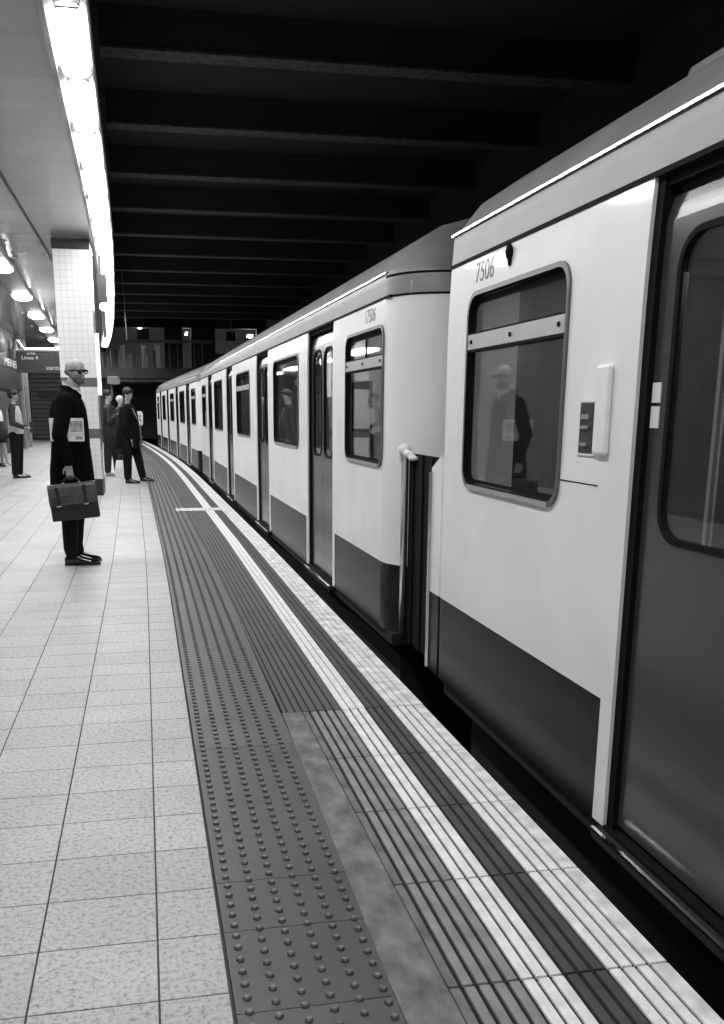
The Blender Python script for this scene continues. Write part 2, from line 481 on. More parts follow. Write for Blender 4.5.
# ------------------------------------------------------------------ tiled pillar
px0, px1, py0, py1 = -1.275, -.715, 16.05, 16.85
e = empty('pillar', ((px0 + px1) / 2, (py0 + py1) / 2, 0), 'square pillar of white tiles with dark bands and black base', 'pillar')
def P(mb, name, m, **k): o = mb.build(name, m, e, **k); o.location = (-e.location.x, -e.location.y, 0); return o
mb = MB(); mb.box(px0 + .005, px1 - .005, py0 + .005, py1 - .005, 0, 3.97, 1)
def face_tiles(z0, z1, mi):
    tw, th = .1, .1
    nz = max(1, round((z1 - z0) / th)); dz = (z1 - z0) / nz
    nx = 6; dx = (px1 - px0) / nx; ny = 8; dy = (py1 - py0) / ny
    for j in range(nz):
        za, zb = z0 + j * dz + .0025, z0 + (j + 1) * dz - .0025
        for i in range(nx):
            mb.box(px0 + i * dx + .0025, px0 + (i + 1) * dx - .0025, py0, py1, za, zb, mi)
        for i in range(ny):
            mb.box(px0 + .001, px1 - .001 + .002, py0 + i * dy + (.0025 if i else .012), py0 + (i + 1) * dy - .0025, za, zb, mi)
for z0, z1 in [(.27, .93), (1.08, 1.745), (1.885, 3.82)]: face_tiles(z0, z1, 0)
P(mb, 'shaft', [M['ptile'], M['pgrout']])
for z0, z1 in [(.93, 1.08), (1.745, 1.885)]:
    mb = MB(); mb.box(px0 - .003, px1 + .003, py0 - .003, py1 + .003, z0, z1); P(mb, 'dark_band', M['pband'])
mb = MB(); mb.box(px0 - .008, px1 + .008, py0 - .008, py1 + .008, 0, .27); P(mb, 'base', M['pbase'])
mb = MB(); mb.box(px0 - .01, px1 + .01, py0 - .01, py1 + .01, 3.82, 3.97); P(mb, 'capital', M['pbase'])

# camera/mirror unit and lit post beside the pillar
e = empty('hanging_camera', (-.62, 17.6, 3.96), 'ceiling-hung monitor bracket with round white mirror beside the pillar', 'camera')
mb = MB(); mb.tube([(0, 0, 0), (0, 0, -.3)], .025); mb.build('hanger', M['rail'], e)
mb = MB(); mb.box(-.06, .1, -.1, .1, -.75, -.3); mb.build('camera_box', M['signd'], e, bevel=.01)
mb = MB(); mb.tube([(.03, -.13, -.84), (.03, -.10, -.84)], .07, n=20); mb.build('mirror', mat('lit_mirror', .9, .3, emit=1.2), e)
mb = MB(); mb.tube([(.03, 0, -.75), (.03, 0, -1.35)], .03); mb.build('pole', M['rail'], e)
e = empty('wall_speaker', (-.45, 18.3, 1.9), 'pale speaker horn fixed on right of the pillar', 'speaker')
mb = MB(); mb.loft([[(x, yy * s, z * s) for yy, z in ((-.12, -.06), (.12, -.06), (.12, .08), (-.12, .08))] for x, s in ((-.17, .9), (.0, 1.0), (.06, .7))]); mb.build('horn', M['housing'], e, bevel=.01)
mb = MB(); mb.tube([(-.1, 0, -.05), (-.1, 0, -.3)], .02); mb.build('bracket', M['rail'], e)
mb = MB(); mb.box(-.0, .055, -.03, .03, 0, .98)
o = mb.build('info_panel', mat('lit_edge_panel', .85, .4, emit=.35), loc=(-.712, 16.45, 1.62)); tag(o, 'narrow bright vertical panel on the right edge of the pillar', 'panel')
mb = MB(); mb.tube([(0, 0, 0), (.05, 0, -1.75)], .018)
o = mb.build('hanging_rod', M['rail'], loc=(-.38, 26.69, 4.957)); tag(o, 'thin pale rod hanging from the dark ceiling right of the lights', 'rod')

# ------------------------------------------------------------------ train
def prof():      # inward offset, height, material
    return [(lean(z), z) for z in (.07, .48, 1.0, 1.55, 1.70, 1.80, 1.90, 1.97, ZS, ZS + .03, 2.09, 2.13)] + [(.045, 2.165), (.14, 2.28), (.33, 2.40), (.6, 2.48), (1.0, 2.53), (1.2, 2.54)]
ZS = 2.005      # seam between white side and grey letterboard
def lean(z): return .06 * max(0, z - 1.6) ** 2 if z < 2.0 else .0096 + .06 * (z - 2.0)
ZL = [.07, .48, 1.0, 1.55, 1.66, 1.74, 1.80, 1.86, 1.91, 1.95, 1.98, 2.005]
WID = 2.62
def ring_path(L, r, d, n=8, ed=.75):
    """rounded rectangle plan in (x inward, s), inset by d"""
    rr = max(r - d * ed, .03); x0, x1, s0, s1 = d, WID - d, d * ed, L - d * ed
    pts = []
    for cx, cs, a0 in [(x1 - rr, s1 - rr, 0), (x0 + rr, s1 - rr, PI / 2), (x0 + rr, s0 + rr, PI), (x1 - rr, s0 + rr, 1.5 * PI)]:
        for i in range(n + 1):
            a = a0 + PI / 2 * i / n; pts.append((cx + rr * math.cos(a), cs + rr * math.sin(a)))
    return pts
def rrect(a, b, z0, z1, r, n=5):
    pts = []
    for cs, cz, q in [(b - r, z1 - r, 0), (a + r, z1 - r, PI / 2), (a + r, z0 + r, PI), (b - r, z0 + r, 1.5 * PI)]:
        for i in range(n + 1):
            t = q + PI / 2 * i / n; pts.append((cs + r * math.cos(t), cz + r * math.sin(t)))
    return pts
def make_car(loc, slope, sgn, L, wins, doors, label, near=False, number=None, endr=.32):
    """s runs from the end that faces the coupling in view; sgn -1 runs towards the camera"""
    rz = math.atan(-slope) if sgn > 0 else 0
    e = empty('metro_car', loc, label, 'train car', None, rz)
    e['group'] = 'coupled cars of one metro train'
    T = lambda x, s, z: (x, sgn * s, z)
    TL = lambda x, s, z: (x + lean(z), sgn * s, z)
    def add(mb, x0, x1, s0, s1, z0, z1, mi=0, l=True): mb.box(x0, x1, s0, s1, z0, z1, mi, 1.0, TL if l else T)
    # --- shell: ends, far side, rounded corners
    mb = MB(); n = 8; pr = prof()
    rings = []
    for d, z in pr: rings.append([T(x, s, z) for x, s in ring_path(L, endr, d, n, (.02 if near else .6))])
    N = len(rings[0])
    near_edge = 2 * (n + 1) - 1          # edge from end of corner 2 to start of corner 3 = the near side
    base = len(mb.v)
    for r in rings: mb.v += r
    for k in range(len(rings) - 1):
        z = pr[k][1]
        mi = 1 if k == 0 else 0 if z < ZS - .01 else 2 if z < 2.125 else 3
        for i in range(N):
            if i == near_edge and z < ZS - .01: continue
            a = base + k * N + i; b = base + k * N + (i + 1) % N
            mb.f.append([a, b, b + N, a + N]); mb.m.append(mi); mb.tone.append(1)
    mb.f.append([base + (len(rings) - 1) * N + i for i in range(N)]); mb.m.append(3); mb.tone.append(1)
    # --- near side panels with rounded window openings
    edges = [endr] + [q for d in doors for q in d] + [L - endr]
    th = .035
    for j in range(0, len(edges), 2):
        a, b = edges[j], edges[j + 1]
        w_ = [q for q in wins if q[0] > a - .1 and q[1] < b + .1]
        def quad(s0, s1, z0, z1, mi):
            if s1 - s0 < 1e-4: return
            zz = [z0] + [q for q in ZL if z0 + .005 < q < z1 - .005] + [z1]
            mb.loft([[TL(0, sgn * 0 + s0, z), TL(th, s0, z), TL(th, s1, z), TL(0, s1, z)] for z in zz], mi)
        lo = .48
        sa = a if j == 0 else a + .075; sb = b if j == len(edges) - 2 else b - .075
        quad(a, sa, .07, lo, 0); quad(sb, b, .07, lo, 0); quad(sa, sb, .07, lo, 1)
        if not w_: quad(a, b, lo, ZS, 0); continue
        w0, w1 = w_[0][0], w_[0][1]; z0, z1 = 1.05, 1.86
        pa, pb = max(a, w0 - .06), min(b, w1 + .06); za, zb = z0 - .06, z1 + .05
        quad(a, pa, lo, ZS, 0); quad(pb, b, lo, ZS, 0); quad(pa, pb, lo, za, 0); quad(pa, pb, zb, ZS, 0)
        hole = rrect(w0, w1, z0, z1, .085)
        c = ((w0 + w1) / 2, (z0 + z1) / 2)
        outer = []
        for i, (s_, z_) in enumerate(hole):
            q = i // 6; lc = [(w1, z1), (w0, z1), (w0, z0), (w1, z0)][q]
            oc = [(pb, zb), (pa, zb), (pa, za), (pb, za)][q]; t = (i % 6) / 5
            # corner arc runs across the corner: project onto the outer rectangle
            if q in (0, 2): p = (oc[0], z_ + (oc[1] - z_) * min(1, t * 2.5)) if t <= .5 else (s_ + (oc[0] - s_) * min(1, (1 - t) * 2.5), oc[1])
            else: p = (s_ + (oc[0] - s_) * min(1, t * 2.5), oc[1]) if t <= .5 else (oc[0], z_ + (oc[1] - z_) * min(1, (1 - t) * 2.5))
            outer.append(p)
        nh = len(hole); o_ = len(mb.v)
        for pts, x in ((outer, 0), (hole, 0), (hole, th), (outer, th)):
            mb.v += [TL(x, s_, z_) for s_, z_ in pts]
        for r_ in range(3):
            for i in range(nh):
                mb.f.append([o_ + r_ * nh + i, o_ + r_ * nh + (i + 1) % nh, o_ + (r_ + 1) * nh + (i + 1) % nh, o_ + (r_ + 1) * nh + i]); mb.m.append(0); mb.tone.append(1)
    body = mb.build('body_shell', [M['white'], M['stripe'], M['silver'], M['roof']], e, smooth=True)
    body.data.set_sharp_from_angle(angle=math.radians(35))
    # smooth only round corners
    # --- black seam under the letterboard
    mb = MB(); add(mb, -.003, .02, endr * .7, L - .2, ZS - .006, ZS + .010, 0); mb.build('letterboard_seam', M['rubber'], e)
    if not near:
        for zz_ in (ZS, 2.118):
            pts = [(x, s_) for x, s_ in ring_path(L, endr, lean(zz_) - .002, n, .6)[2 * (n + 1):3 * (n + 1)]] + [(WID / 2, lean(zz_) * .6 - .002)]
            mb = MB(); mb.tube([T(x, s_, zz_ + .002) for x, s_ in pts], .006, 0, 6); mb.build('end_seam', M['rubber'], e)
    # crease rail that catches the light
    mb = MB(); mb.loft([[T(x_, s_, z_) for x_, z_ in ((.009, 2.138), (.0102, 2.146), (.04, 2.148), (.04, 2.136))] for s_ in (endr * (.6 if near else 1), L - endr)])
    mb.build('gutter', mat('gutter_bright', .85, .14, metal=1.0), e)
    # --- windows
    for (w0, w1, kind) in wins:
        z0, z1 = 1.05, 1.86
        fr = MB(); nh = 24
        A = rrect(w0 - .006, w1 + .006, z0 - .006, z1 + .006, .09); B = rrect(w0 + .012, w1 - .012, z0 + .012, z1 - .012, .08)
        o_ = len(fr.v)
        for pts, x in ((A, .0), (A, -.009), (B, -.009), (B, .03)): fr.v += [TL(x, s_, z_) for s_, z_ in pts]
        for r_ in range(3):
            for i in range(24):
                fr.f.append([o_ + r_ * 24 + i, o_ + r_ * 24 + (i + 1) % 24, o_ + (r_ + 1) * 24 + (i + 1) % 24, o_ + (r_ + 1) * 24 + i]); fr.m.append(0 if r_ < 2 else 1); fr.tone.append(1)
        fo = fr.build('window_frame', [M['frame'], M['rubber']], e)
        sl = MB(); add(sl, -.012, .0, w0 + .07, w1 - .07, z0 - .006, z0 + .012); sl.build('window_ledge', M['sill'], fo)
        g_ = MB(); pts = rrect(w0 + .005, w1 - .005, z0 + .005, z1 - .005, .08)
        g_.loft([[TL(.022, s_, z_) for s_, z_ in pts], [TL(.027, s_, z_) for s_, z_ in pts]]); g_.build('pane', GL, fo)
        gk = MB(); P1 = rrect(w0 + .018, w1 - .018, z0 + .018, z1 - .018, .07); P2 = rrect(w0 + .038, w1 - .038, z0 + .034, z1 - .045, .055)
        o_ = 0
        for pts, x in ((P1, .018), (P2, .018)): gk.v += [TL(x, s_, z_) for s_, z_ in pts]
        for i in range(24): gk.f.append([i, (i + 1) % 24, 24 + (i + 1) % 24, 24 + i]); gk.m.append(0); gk.tone.append(1)
        gk.build('gasket', M['rubber'], fo, fix=False)
        if kind:
            t_ = MB(); add(t_, -.006, .03, w0 + .01, w1 - .01, 1.632, 1.692, 0); add(t_, -.004, .03, w0 + .01, w1 - .01, 1.622, 1.632, 1); add(t_, -.004, .03, w0 + .01, w1 - .01, 1.692, 1.70, 1)
            for q in (.06, .5, .94):
                s_ = w0 + (w1 - w0) * q; t_.tube([TL(-.011, s_, 1.662), TL(.0, s_, 1.662)], .009, 1, 8)
            t_.build('transom', [M['transom'], M['rubber']], fo)
            if not near:
                t_ = MB(); add(t_, .012, .02, (w0 + w1) / 2 - .012, (w0 + w1) / 2 + .012, 1.70, z1 - .04, 0); t_.build('sash_bar', M['rubber'], fo)
    # --- doors
    for (d0, d1) in doors:
        dd = MB(); rb = .038
        for q0, q1 in ((d0, d0 + rb), (d1 - rb, d1)): dd.loft([[TL(.012, q0, z), TL(.10, q0, z), TL(.10, q1, z), TL(.012, q1, z)] for z in ZL])
        add(dd, .02, .10, d0, d1, 1.972, ZS)
        do = dd.build('door', M['rubber'], e)
        mid = (d0 + d1) / 2
        for (a, b) in ((d0 + rb, mid - .003), (mid + .003, d1 - rb)):
            lf = MB(); z0_, z1_ = .09, 1.88
            hw0, hw1 = a + .09, b - .045
            if a > mid: hw0, hw1 = a + .045, b - .09
            hz0, hz1 = 1.02, 1.84
            hole = rrect(hw0, hw1, hz0, hz1, .1 if near else .07)
            outer = []
            for i, (s_, z_) in enumerate(hole):
                q = i // 6; oc = [(b, z1_), (a, z1_), (a, z0_), (b, z0_)][q]; t = (i % 6) / 5
                if q in (0, 2): p = (oc[0], z_ + (oc[1] - z_) * min(1, t * 2.5)) if t <= .5 else (s_ + (oc[0] - s_) * min(1, (1 - t) * 2.5), oc[1])
                else: p = (s_ + (oc[0] - s_) * min(1, t * 2.5), oc[1]) if t <= .5 else (oc[0], z_ + (oc[1] - z_) * min(1, (1 - t) * 2.5))
                outer.append(p)
            xo, xi = .030, .06
            for pts, x in ((outer, xi), (outer, xo), (hole, xo), (hole, xi)): lf.v += [TL(x, s_, z_) for s_, z_ in pts]
            for r_ in range(3):
                for i in range(24): lf.f.append([r_ * 24 + i, r_ * 24 + (i + 1) % 24, (r_ + 1) * 24 + (i + 1) % 24, (r_ + 1) * 24 + i]); lf.m.append(0); lf.tone.append(1)
            lf.loft([[TL(.030 + q_, a, z), TL(.06 + q_, a, z), TL(.06 + q_, b, z), TL(.030 + q_, b, z)] for z, q_ in ((1.88, 0), (1.90, .004), (1.92, .009), (1.945, .0155), (1.97, .0225))])
            lo_ = lf.build('door_leaf', M['doorm'], do)
            g_ = MB(); pts = rrect(hw0 - .004, hw1 + .004, hz0 - .004, hz1 + .004, .08)
            g_.loft([[TL(.036, s_, z_) for s_, z_ in pts], [TL(.042, s_, z_) for s_, z_ in pts]])
            rim = MB(); A = rrect(hw0 - .006, hw1 + .006, hz0 - .006, hz1 + .006, .1); B = rrect(hw0 + .012, hw1 - .012, hz0 + .012, hz1 - .012, .08)
            for pts, x in ((A, .0305), (A, .026), (B, .026), (B, .036)): rim.v += [TL(x, s_, z_) for s_, z_ in pts]
            for r_ in range(3):
                for i in range(24): rim.f.append([r_ * 24 + i, r_ * 24 + (i + 1) % 24, (r_ + 1) * 24 + (i + 1) % 24, (r_ + 1) * 24 + i]); rim.m.append(0); rim.tone.append(1)
            g_.build('door_pane', GLD, do); rim.build('door_window_rim', M['rubber'], do)
            if near:
                h_ = MB()
                if a < mid:
                    add(h_, .027, .0305, a + .006, a + .05, 1.40, 1.455); add(h_, .027, .0305, a + .006, a + .05, 1.33, 1.39)
                    h_.build('sticker', M['shirt'], do)
        si = MB(); si.box(-.03, .10, d0 - .02, d1 + .02, .03, .062, 0, 1, T); si.box(-.034, -.022, d0 - .02, d1 + .02, .060, .067, 1, 1, T); si.box(.0, .06, d0, d1, .062, .075, 2, 1, T)
        si.build('door_sill', [M['under'], MATS['gutter_bright'], M['rubber']], e)
    # --- underframe, interior
    mb = MB(); mb.box(.12, WID - .12, .25, L - .25, -.75, .06, 0, 1, T); mb.box(.02, .12, .1, L - .1, .0, .07, 0, 1, T); mb.build('underframe', M['under'], e)
    mb = MB(); fs = .12
    mb.box(.1, WID - .1, .1, L - .1, .10, .13, 1, 1, T)                         # floor
    mb.box(.12, WID - .12, .1, L - .1, 2.08, 2.1, 0, 1, T)                     # ceiling
    mb.box(WID - .12, WID - .1, .1, L - .1, .13, 2.08, 0, 1, T)                # far side
    for q in (.10, L - .12):
        mb.box(.1, .32, q, q + .02, .13, 2.08, 0, 1, T); mb.box(.32, 1.0, q, q + .02, .13, 2.08, 1, 1, T); mb.box(1.7, WID - .1, q, q + .02, .13, 2.08, 0, 1, T); mb.box(1.0, 1.7, q, q + .02, .13, 2.0, 1, 1, T)
    for w0, w1, kk in wins: mb.box(WID - .135, WID - .118, w0, w1, 1.0, 1.86, 2, 1, T)
    mb.build('interior_lining', [M['interior'], M['intdark'], mat('far_window_dark', .02, .1)], e)
    for w0, w1, kk in wins:
        st = MB(); 
        st.box(WID - .60, WID - .15, w0 - .1, w1 + .1, .45, .53, 0, 1, T); st.box(WID - .22, WID - .14, w0 - .1, w1 + .1, .5, 1.0, 0, 1, T)
        st.build('bench_seat', M['seat'], e, bevel=.02); st = MB()
        st.box(.14, .58, w0 - .1, w1 + .1, .45, .53, 0, 1, T); st.box(.12, .18, w0 - .1, w1 + .1, .5, .98, 0, 1, T)
        st.build('bench_seat', M['seat'], e, bevel=.02)
    q = 1.0
    while q < L - 1:
        mb = MB(); mb.box(1.2, 1.4, q, q + 1.1, 2.05, 2.08, 0, 1, T); mb.build('added_interior_light', M['added_carlamp'], e); q += 2.4  # unseen glowing strips, added to brighten the car interior behind the glass
    for d0, d1 in doors:
        gp = MB(); gp.tube([T(.35, d0 - .12, .13), T(.35, d0 - .12, 2.08)], .016, 0, 8); gp.build('grab_pole', M['steel'], e)
    return e, T, TL

WINS = [(.30, 1.30, 1), (3.20, 4.70, 0), (6.75, 8.25, 1), (10.4, 11.9, 0), (13.85, 14.85, 1)]
DOORS = [(1.75, 2.78), (5.15, 6.15), (8.88, 9.82), (12.45, 13.42)]
SL2, SL3 = -.0118, -.0440
X2, Yc2 = 1.392, 5.18
car1, T1, TL1 = make_car((1.40, 4.385, 0), 0, -1, 8.3, [(.345, 1.345, 1), (4.5, 5.6, 0)], [(1.825, 3.32), (6.2, 7.6)], 'nearest white metro car, cut by the right edge, with black push-button box', near=True, endr=.07)
car2, T2, TL2 = make_car((X2, Yc2, 0), SL2, 1, 15.7, WINS, DOORS, 'middle white metro car numbered 17506 with four doors')
X3, Yc3 = 1.20, 21.6
car3, T3, TL3 = make_car((X3, Yc3, 0), SL3, 1, 15.9, [(a + .1, b + .1, c) for a, b, c in WINS], [(a + .15, b + .15) for a, b in DOORS], 'farthest white metro car at the tunnel end of the platform')
# car 1 details
def padd(name, m, boxes, par, TT, bevel=0):
    mb = MB()
    for (x0, x1, s0, s1, z0, z1, *mi) in boxes: mb.box(x0, x1, s0, s1, z0, z1, mi[0] if mi else 0, 1, TT)
    return mb.build(name, m, par, bevel=bevel)
b_ = padd('button_box', [M['signd']], [(-.008, .02, 1.49, 1.587, 1.245, 1.405)], car1, TL1, .003)
for q in ((-.016, -.006, 1.515, 1.565, 1.352, 1.366), (-.018, -.006, 1.515, 1.565, 1.322, 1.332), (-.016, -.006, 1.515, 1.56, 1.268, 1.278)): padd('push_button', [M['steel']], [q], b_, TL1)
padd('button_frame', [M['white']], [(-.005, .0, 1.478, 1.599, 1.238, 1.412)], car1, TL1)
padd('grab_cover', [M['white']], [(-.018, .0, 1.602, 1.69, 1.245, 1.515)], car1, TL1, .01)
padd('panel_seam', [M['rubber']], [(-.0012, .0, 1.355, 1.63, 1.145, 1.149)], car1, TL1)
mb = MB(); mb.ell(TL1(-.01, .79, 1.965), (.014, .020, .030)); mb.ell(TL1(-.006, .79, 1.937), (.008, .010, .024)); mb.build('marker_lamp', M['rubber'], car1, smooth=True)
mb = MB(); mb.loft([[TL1(x, s_, z_) for x, z_ in ((-.004, .07), (.05, .07), (.05, 1.10), (-.004, 1.10))] for s_ in (-.02, .02)])
mb = MB()
for zz0, zz1, mi in ((.07, .48, 1), (.48, 1.10, 0)):
    mb.box(.0, .05, -.135, .03, zz0, zz1, mi, 1, TL1)
mb.add([TL1(0, -.135, 1.10), TL1(.05, -.135, 1.10), TL1(.05, .02, 1.17), TL1(0, .02, 1.17), TL1(0, .02, 1.10), TL1(.05, .02, 1.10)], [(0, 1, 2, 3), (0, 3, 4), (1, 5, 2), (0, 4, 5, 1), (2, 5, 4, 3)], 0)
mb.build('end_flange', [M['white'], M['stripe']], car1)
mb = MB(); mb.tube([TL1(-.004, -.125, .08), TL1(-.004, -.125, 1.08)], .012, 0, 8); mb.build('end_rail', M['steel'], car1)
padd('roof_unit', [M['roof']], [(.40, 1.6, 1.25, 4.6, 2.38, 2.475)], car1, T1, .03)
# inter-car barrier
mb = MB()
for k_ in range(7):
    y_ = -.60 + k_ * .085
    mb.box(.075 + .01 * (k_ % 2), .11, y_, y_ + .078, .05, 1.14 - .0 * k_, 0)
bar = mb.build('gap_barrier', M['rubber'], car2)
mb = MB(); mb.tube([(.055, .0, .08), (.055, .0, 1.12), (.062, -.02, 1.17)], .022, 0, 8); mb.build('barrier_rail', M['steel'], bar, smooth=True)
mb = MB(); mb.ell((.05, .0, 1.16), (.04, .035, .035)); mb.ell((.06, -.06, 1.14), (.035, .05, .022)); mb.ell((.065, -.12, 1.12), (.03, .05, .014)); mb.ell((.05, .02, 1.13), (.03, .03, .045)); fuse(mb, 'barrier_pad', M['shirt'], bar, .008, 2)
for cc, TT in ((car2, T2), (car3, T3)):
    for q in (2.2, 6.2, 10.2): padd('roof_unit', [M['under']], [(.62, 1.6, q, q + 2.4, 2.44, 2.535)], cc, TT, .02)
# numbers
def side_text(body, s, z, size, par, sgn, sx=.6):
    # readable from the platform: the text runs to the right = towards smaller y
    m = Matrix(((0, 0, -1, 0), (-1, 0, 0, 0), (0, 1, 0, 0), (0, 0, 0, 1)))
    y = sgn * s
    m = Matrix.Translation((lean(z) - .0005, y, z)) @ m
    o = text(body, 'car_number', size, M['ink'], par, m, .001, sx)
    for v in o.data.vertices: v.co.x += lean(v.co.z) - lean(z)
    return o
side_text('7506', .505, 1.935, .115, car1, -1, .95)
side_text('17506', .66, 1.935, .115, car2, 1, .95)

# ------------------------------------------------------------------ far end: footbridge, rooms, tunnel mouth
e = empty('footbridge', (2.0, 42, 2.7), 'dark footbridge with handrail crossing over the far end of the tracks', 'bridge')
mb = MB(); mb.box(-4.0, 3.6, 0, 1.8, 0, .1, 0); mb.box(-4.0, 3.6, -.02, .1, .0, .42, 0); mb.build('deck', mat('bridge_concrete', .05, .8, var=.3, vscale=1.5), e)
mb = MB(); mb.box(-4.0, 1.07, -.04, .04, 1.45, 1.58); mb.build('handrail', M['rail'], e)
for k_ in range(14):
    mb = MB(); x = -3.95 + k_ * .35; mb.box(x, x + .03, -.01, .02, .42, 1.45); mb.build('baluster', M['rail'], e)
mb = MB()
for (a, b, z0, z1) in [(1.07, 1.86, 2.7, 5.4), (2.26, 3.33, 2.7, 5.4), (5.2, 5.6, 2.7, 5.4), (-3.0, 5.6, 4.93, 5.4), (3.33, 5.6, 2.7, 3.85)]: mb.box(a, b, 43.9, 44.3, z0, z1)
struct(mb.build('wall_bridge', M['black']))
mb = MB(); mb.box(-3.0, 5.6, 47.0, 47.2, 2.7, 5.4); mb.box(-3, 5.6, 44.3, 47, 2.6, 2.7); struct(mb.build('wall_landing', M['roomw']))
for x, wdt, zz, lab in [(.02, .16, 4.86, 'small bright lamp at far left above the footbridge'), (2.08, .08, 4.72, 'small bright lamp in the narrow slot above the footbridge'), (4.95, .2, 4.66, 'small bright lamp in the lit room above the far train')]:
    mb = MB(); mb.box(-wdt / 2, wdt / 2, -.3, .3, -.05, .05); o = mb.build('ceiling_light', M['farlamp'], loc=(x, 44.5, zz), bevel=.02); tag(o, lab, 'ceiling light', 'lamps of the rooms above the bridge')
for x0, z0, x1, z1, lab in [(-.08, 4.22, .42, 4.80, 'black hanging monitor over the footbridge at left'), (3.75, 4.35, 4.2, 4.72, 'black hanging monitor in the lit room above the far train')]:
    e = empty('monitor', ((x0 + x1) / 2, 43.2, z0), lab, 'monitor', 'monitors above the bridge')
    mb = MB(); mb.box(-(x1 - x0) / 2, (x1 - x0) / 2, -.08, .08, 0, z1 - z0); mb.build('screen', M['signd'], e, bevel=.02)
    mb = MB(); mb.tube([(0, 0, z1 - z0), (0, 0, 5.35 - z0)], .03); mb.build('hanger', M['rail'], e)
e = empty('display_shelf', (-.3, 44.8, 2.7), 'row of pale upright panels behind the footbridge railing', 'shelf')
for k_ in range(9):
    x = -1.2 + [0, .35, .62, 1.0, 1.22, 1.55, 1.72, 2.02, 2.18][k_]; mb = MB(); hh = 1.1 + .2 * ((k_ * 7) % 3); mb.box(x, x + .10 + .05 * (k_ % 3), -.1, .1, 0, hh); mb.build('panel', M['signd'] if k_ % 3 == 1 else M['housing'], e, bevel=.01)
# portal wall under the bridge
mb = MB(); mb.box(-3.3, -1.4, 43, 43.3, 0, 2.7); struct(mb.build('wall_portal', M['walld']))
e = empty('route_sign', (-.13, 36.0, 0), 'small white sign with dark figure at the platform end barrier', 'sign')
mb = MB(); mb.tube([(0, 0, 0), (0, 0, .9)], .03); mb.build('post', M['rail'], e)
mb = MB(); mb.rings([(0, 0, .82, .07, .02), (0, 0, .9, .11, .025), (0, 0, 1.24, .12, .025), (0, 0, 1.34, .07, .02)], 20); mb.build('sign_plate', M['shirt'], e)
mb = MB(); mb.ell((.0, -.03, 1.16), (.035, .01, .035)); mb.cap((-.02, -.03, 1.08), (.04, -.03, .98), .02, .015); mb.build('figure_mark', M['signd'], e)

# left wall shop front, hanging sign and shutter
e = empty('shop_front', (-4.38, 32, 0), 'dark shop front with white capital letters on the left wall', 'shop front')
mb = MB(); mb.box(0, .12, -4, 4.2, 2.05, 2.72); mb.box(0, .08, -4, 4.2, .1, 1.9, 1); mb.build('fascia_board', [M['signd'], M['walld']], e)
mb = MB(); mb.box(0, .1, -4, 4.24, 2.74, 3.05); mb.build('letter_board', M['signd'], e)
mr = Matrix(((0, 0, 1, 0), (1, 0, 0, 0), (0, 1, 0, 0), (0, 0, 0, 1)))
text('MENEL', 'lettering', .34, M['letter'], e, Matrix.Translation((.105, 2.0, 2.89)) @ mr, .01, 3.2)
for yy_, h0, h1 in [(-.4, 3.15, 3.85), (3.0, 3.1, 3.75)]:
    mb = MB(); mb.rings([(.15, yy_, h0, .10, .5), (.15, yy_, h1 - .3, .10, .4), (.15, yy_, h1 - .2, .06, .18), (.15, yy_, h1, .07, .2)], 18); mb.build('lit_figure', M['housing'], e, smooth=True)
mb = MB(); mb.box(0, .18, 4.25, 4.5, .0, 3.95); mb.box(0, .18, 5.6, 5.9, 0, 3.95); mb.build('pilaster', M['housing'], e)
mb = MB(); mb.box(0, .12, 4.7, 5.3, .3, 2.2); mb.build('poster_panel', M['walld'], e)
# other posters
for k_, yy_ in enumerate((27.2, 38.45)):
    mb = MB(); mb.box(-4.4, -4.34, yy_ - .5, yy_ + .5, .5, 2.1); o = mb.build('wall_poster', [M['roomw']]); tag(o, ['grey poster on the left wall before the shop front', 'grey poster on the left wall beyond the shop front'][k_], 'poster')
e = empty('hanging_sign', (-2.75, 30, 2.52), 'long dark overhead direction sign with white lettering at the left', 'sign')
mb = MB(); mb.box(-.86, .62, -.1, .1, -.06, .52); mb.build('sign_box', M['signd'], e, bevel=.01)
mb = MB(); mb.box(-.60, .62, -.06, .06, .60, .65); mb.box(-.86, .62, -.08, .08, .53, .57, 1); mb.build('light_tube', [M['tube'], M['rail']], e)
mb = MB(); mb.loft([[(-.60, -.06 + t_, .60) , (-.60, .0 + t_, .60), (-.76, .0 + t_, .86), (-.80, -.06 + t_, .86)] for t_ in (0, .05)]); mb.build('end_light', M['tube'], e)
ms = Matrix(((1, 0, 0, 0), (0, 0, -1, 0), (0, 1, 0, 0), (0, 0, 0, 1)))
text('Linea 4', 'lettering', .15, M['letter'], e, Matrix.Translation((-.47, -.105, .36)) @ ms, .004, 1.1)
text('SORTIDA', 'lettering', .12, M['letter'], e, Matrix.Translation((.20, -.105, .06)) @ ms, .004, .9)
text('sortida', 'lettering', .10, M['letter'], e, Matrix.Translation((-.42, -.105, .485)) @ ms, .004, .9)
for x in (-.6, .4):
    mb = MB(); mb.tube([(x, 0, .5), (x, 0, 1.45)], .015); mb.build('hanger', M['rail'], e)
e = empty('roller_shutter', (-3.7, 47.6, 0), 'grey slatted roller shutter closing the end of the platform', 'shutter')
mb = MB(); zz = .05
while zz < 3.1: mb.box(-1.5, 2.4, -.05 if int(zz / .2) % 2 == 0 else 0, .06, zz, zz + .165); zz += .2
mb.build('slats', M['shutter'], e)
mb = MB(); mb.box(-1.62, -1.5, -.1, .1, 0, 3.2); mb.box(-1.62, 2.4, -.12, .1, 3.15, 3.4); mb.box(-1.2, 2.4, -.14, -.06, 1.95, 2.2); mb.build('shutter_frame', M['signd'], e)
mb = MB(); mb.tube([(.95, -.2, 2.3), (1.1, -.2, 2.95)], .05); mb.build('pull_bar', M['letter'], e)
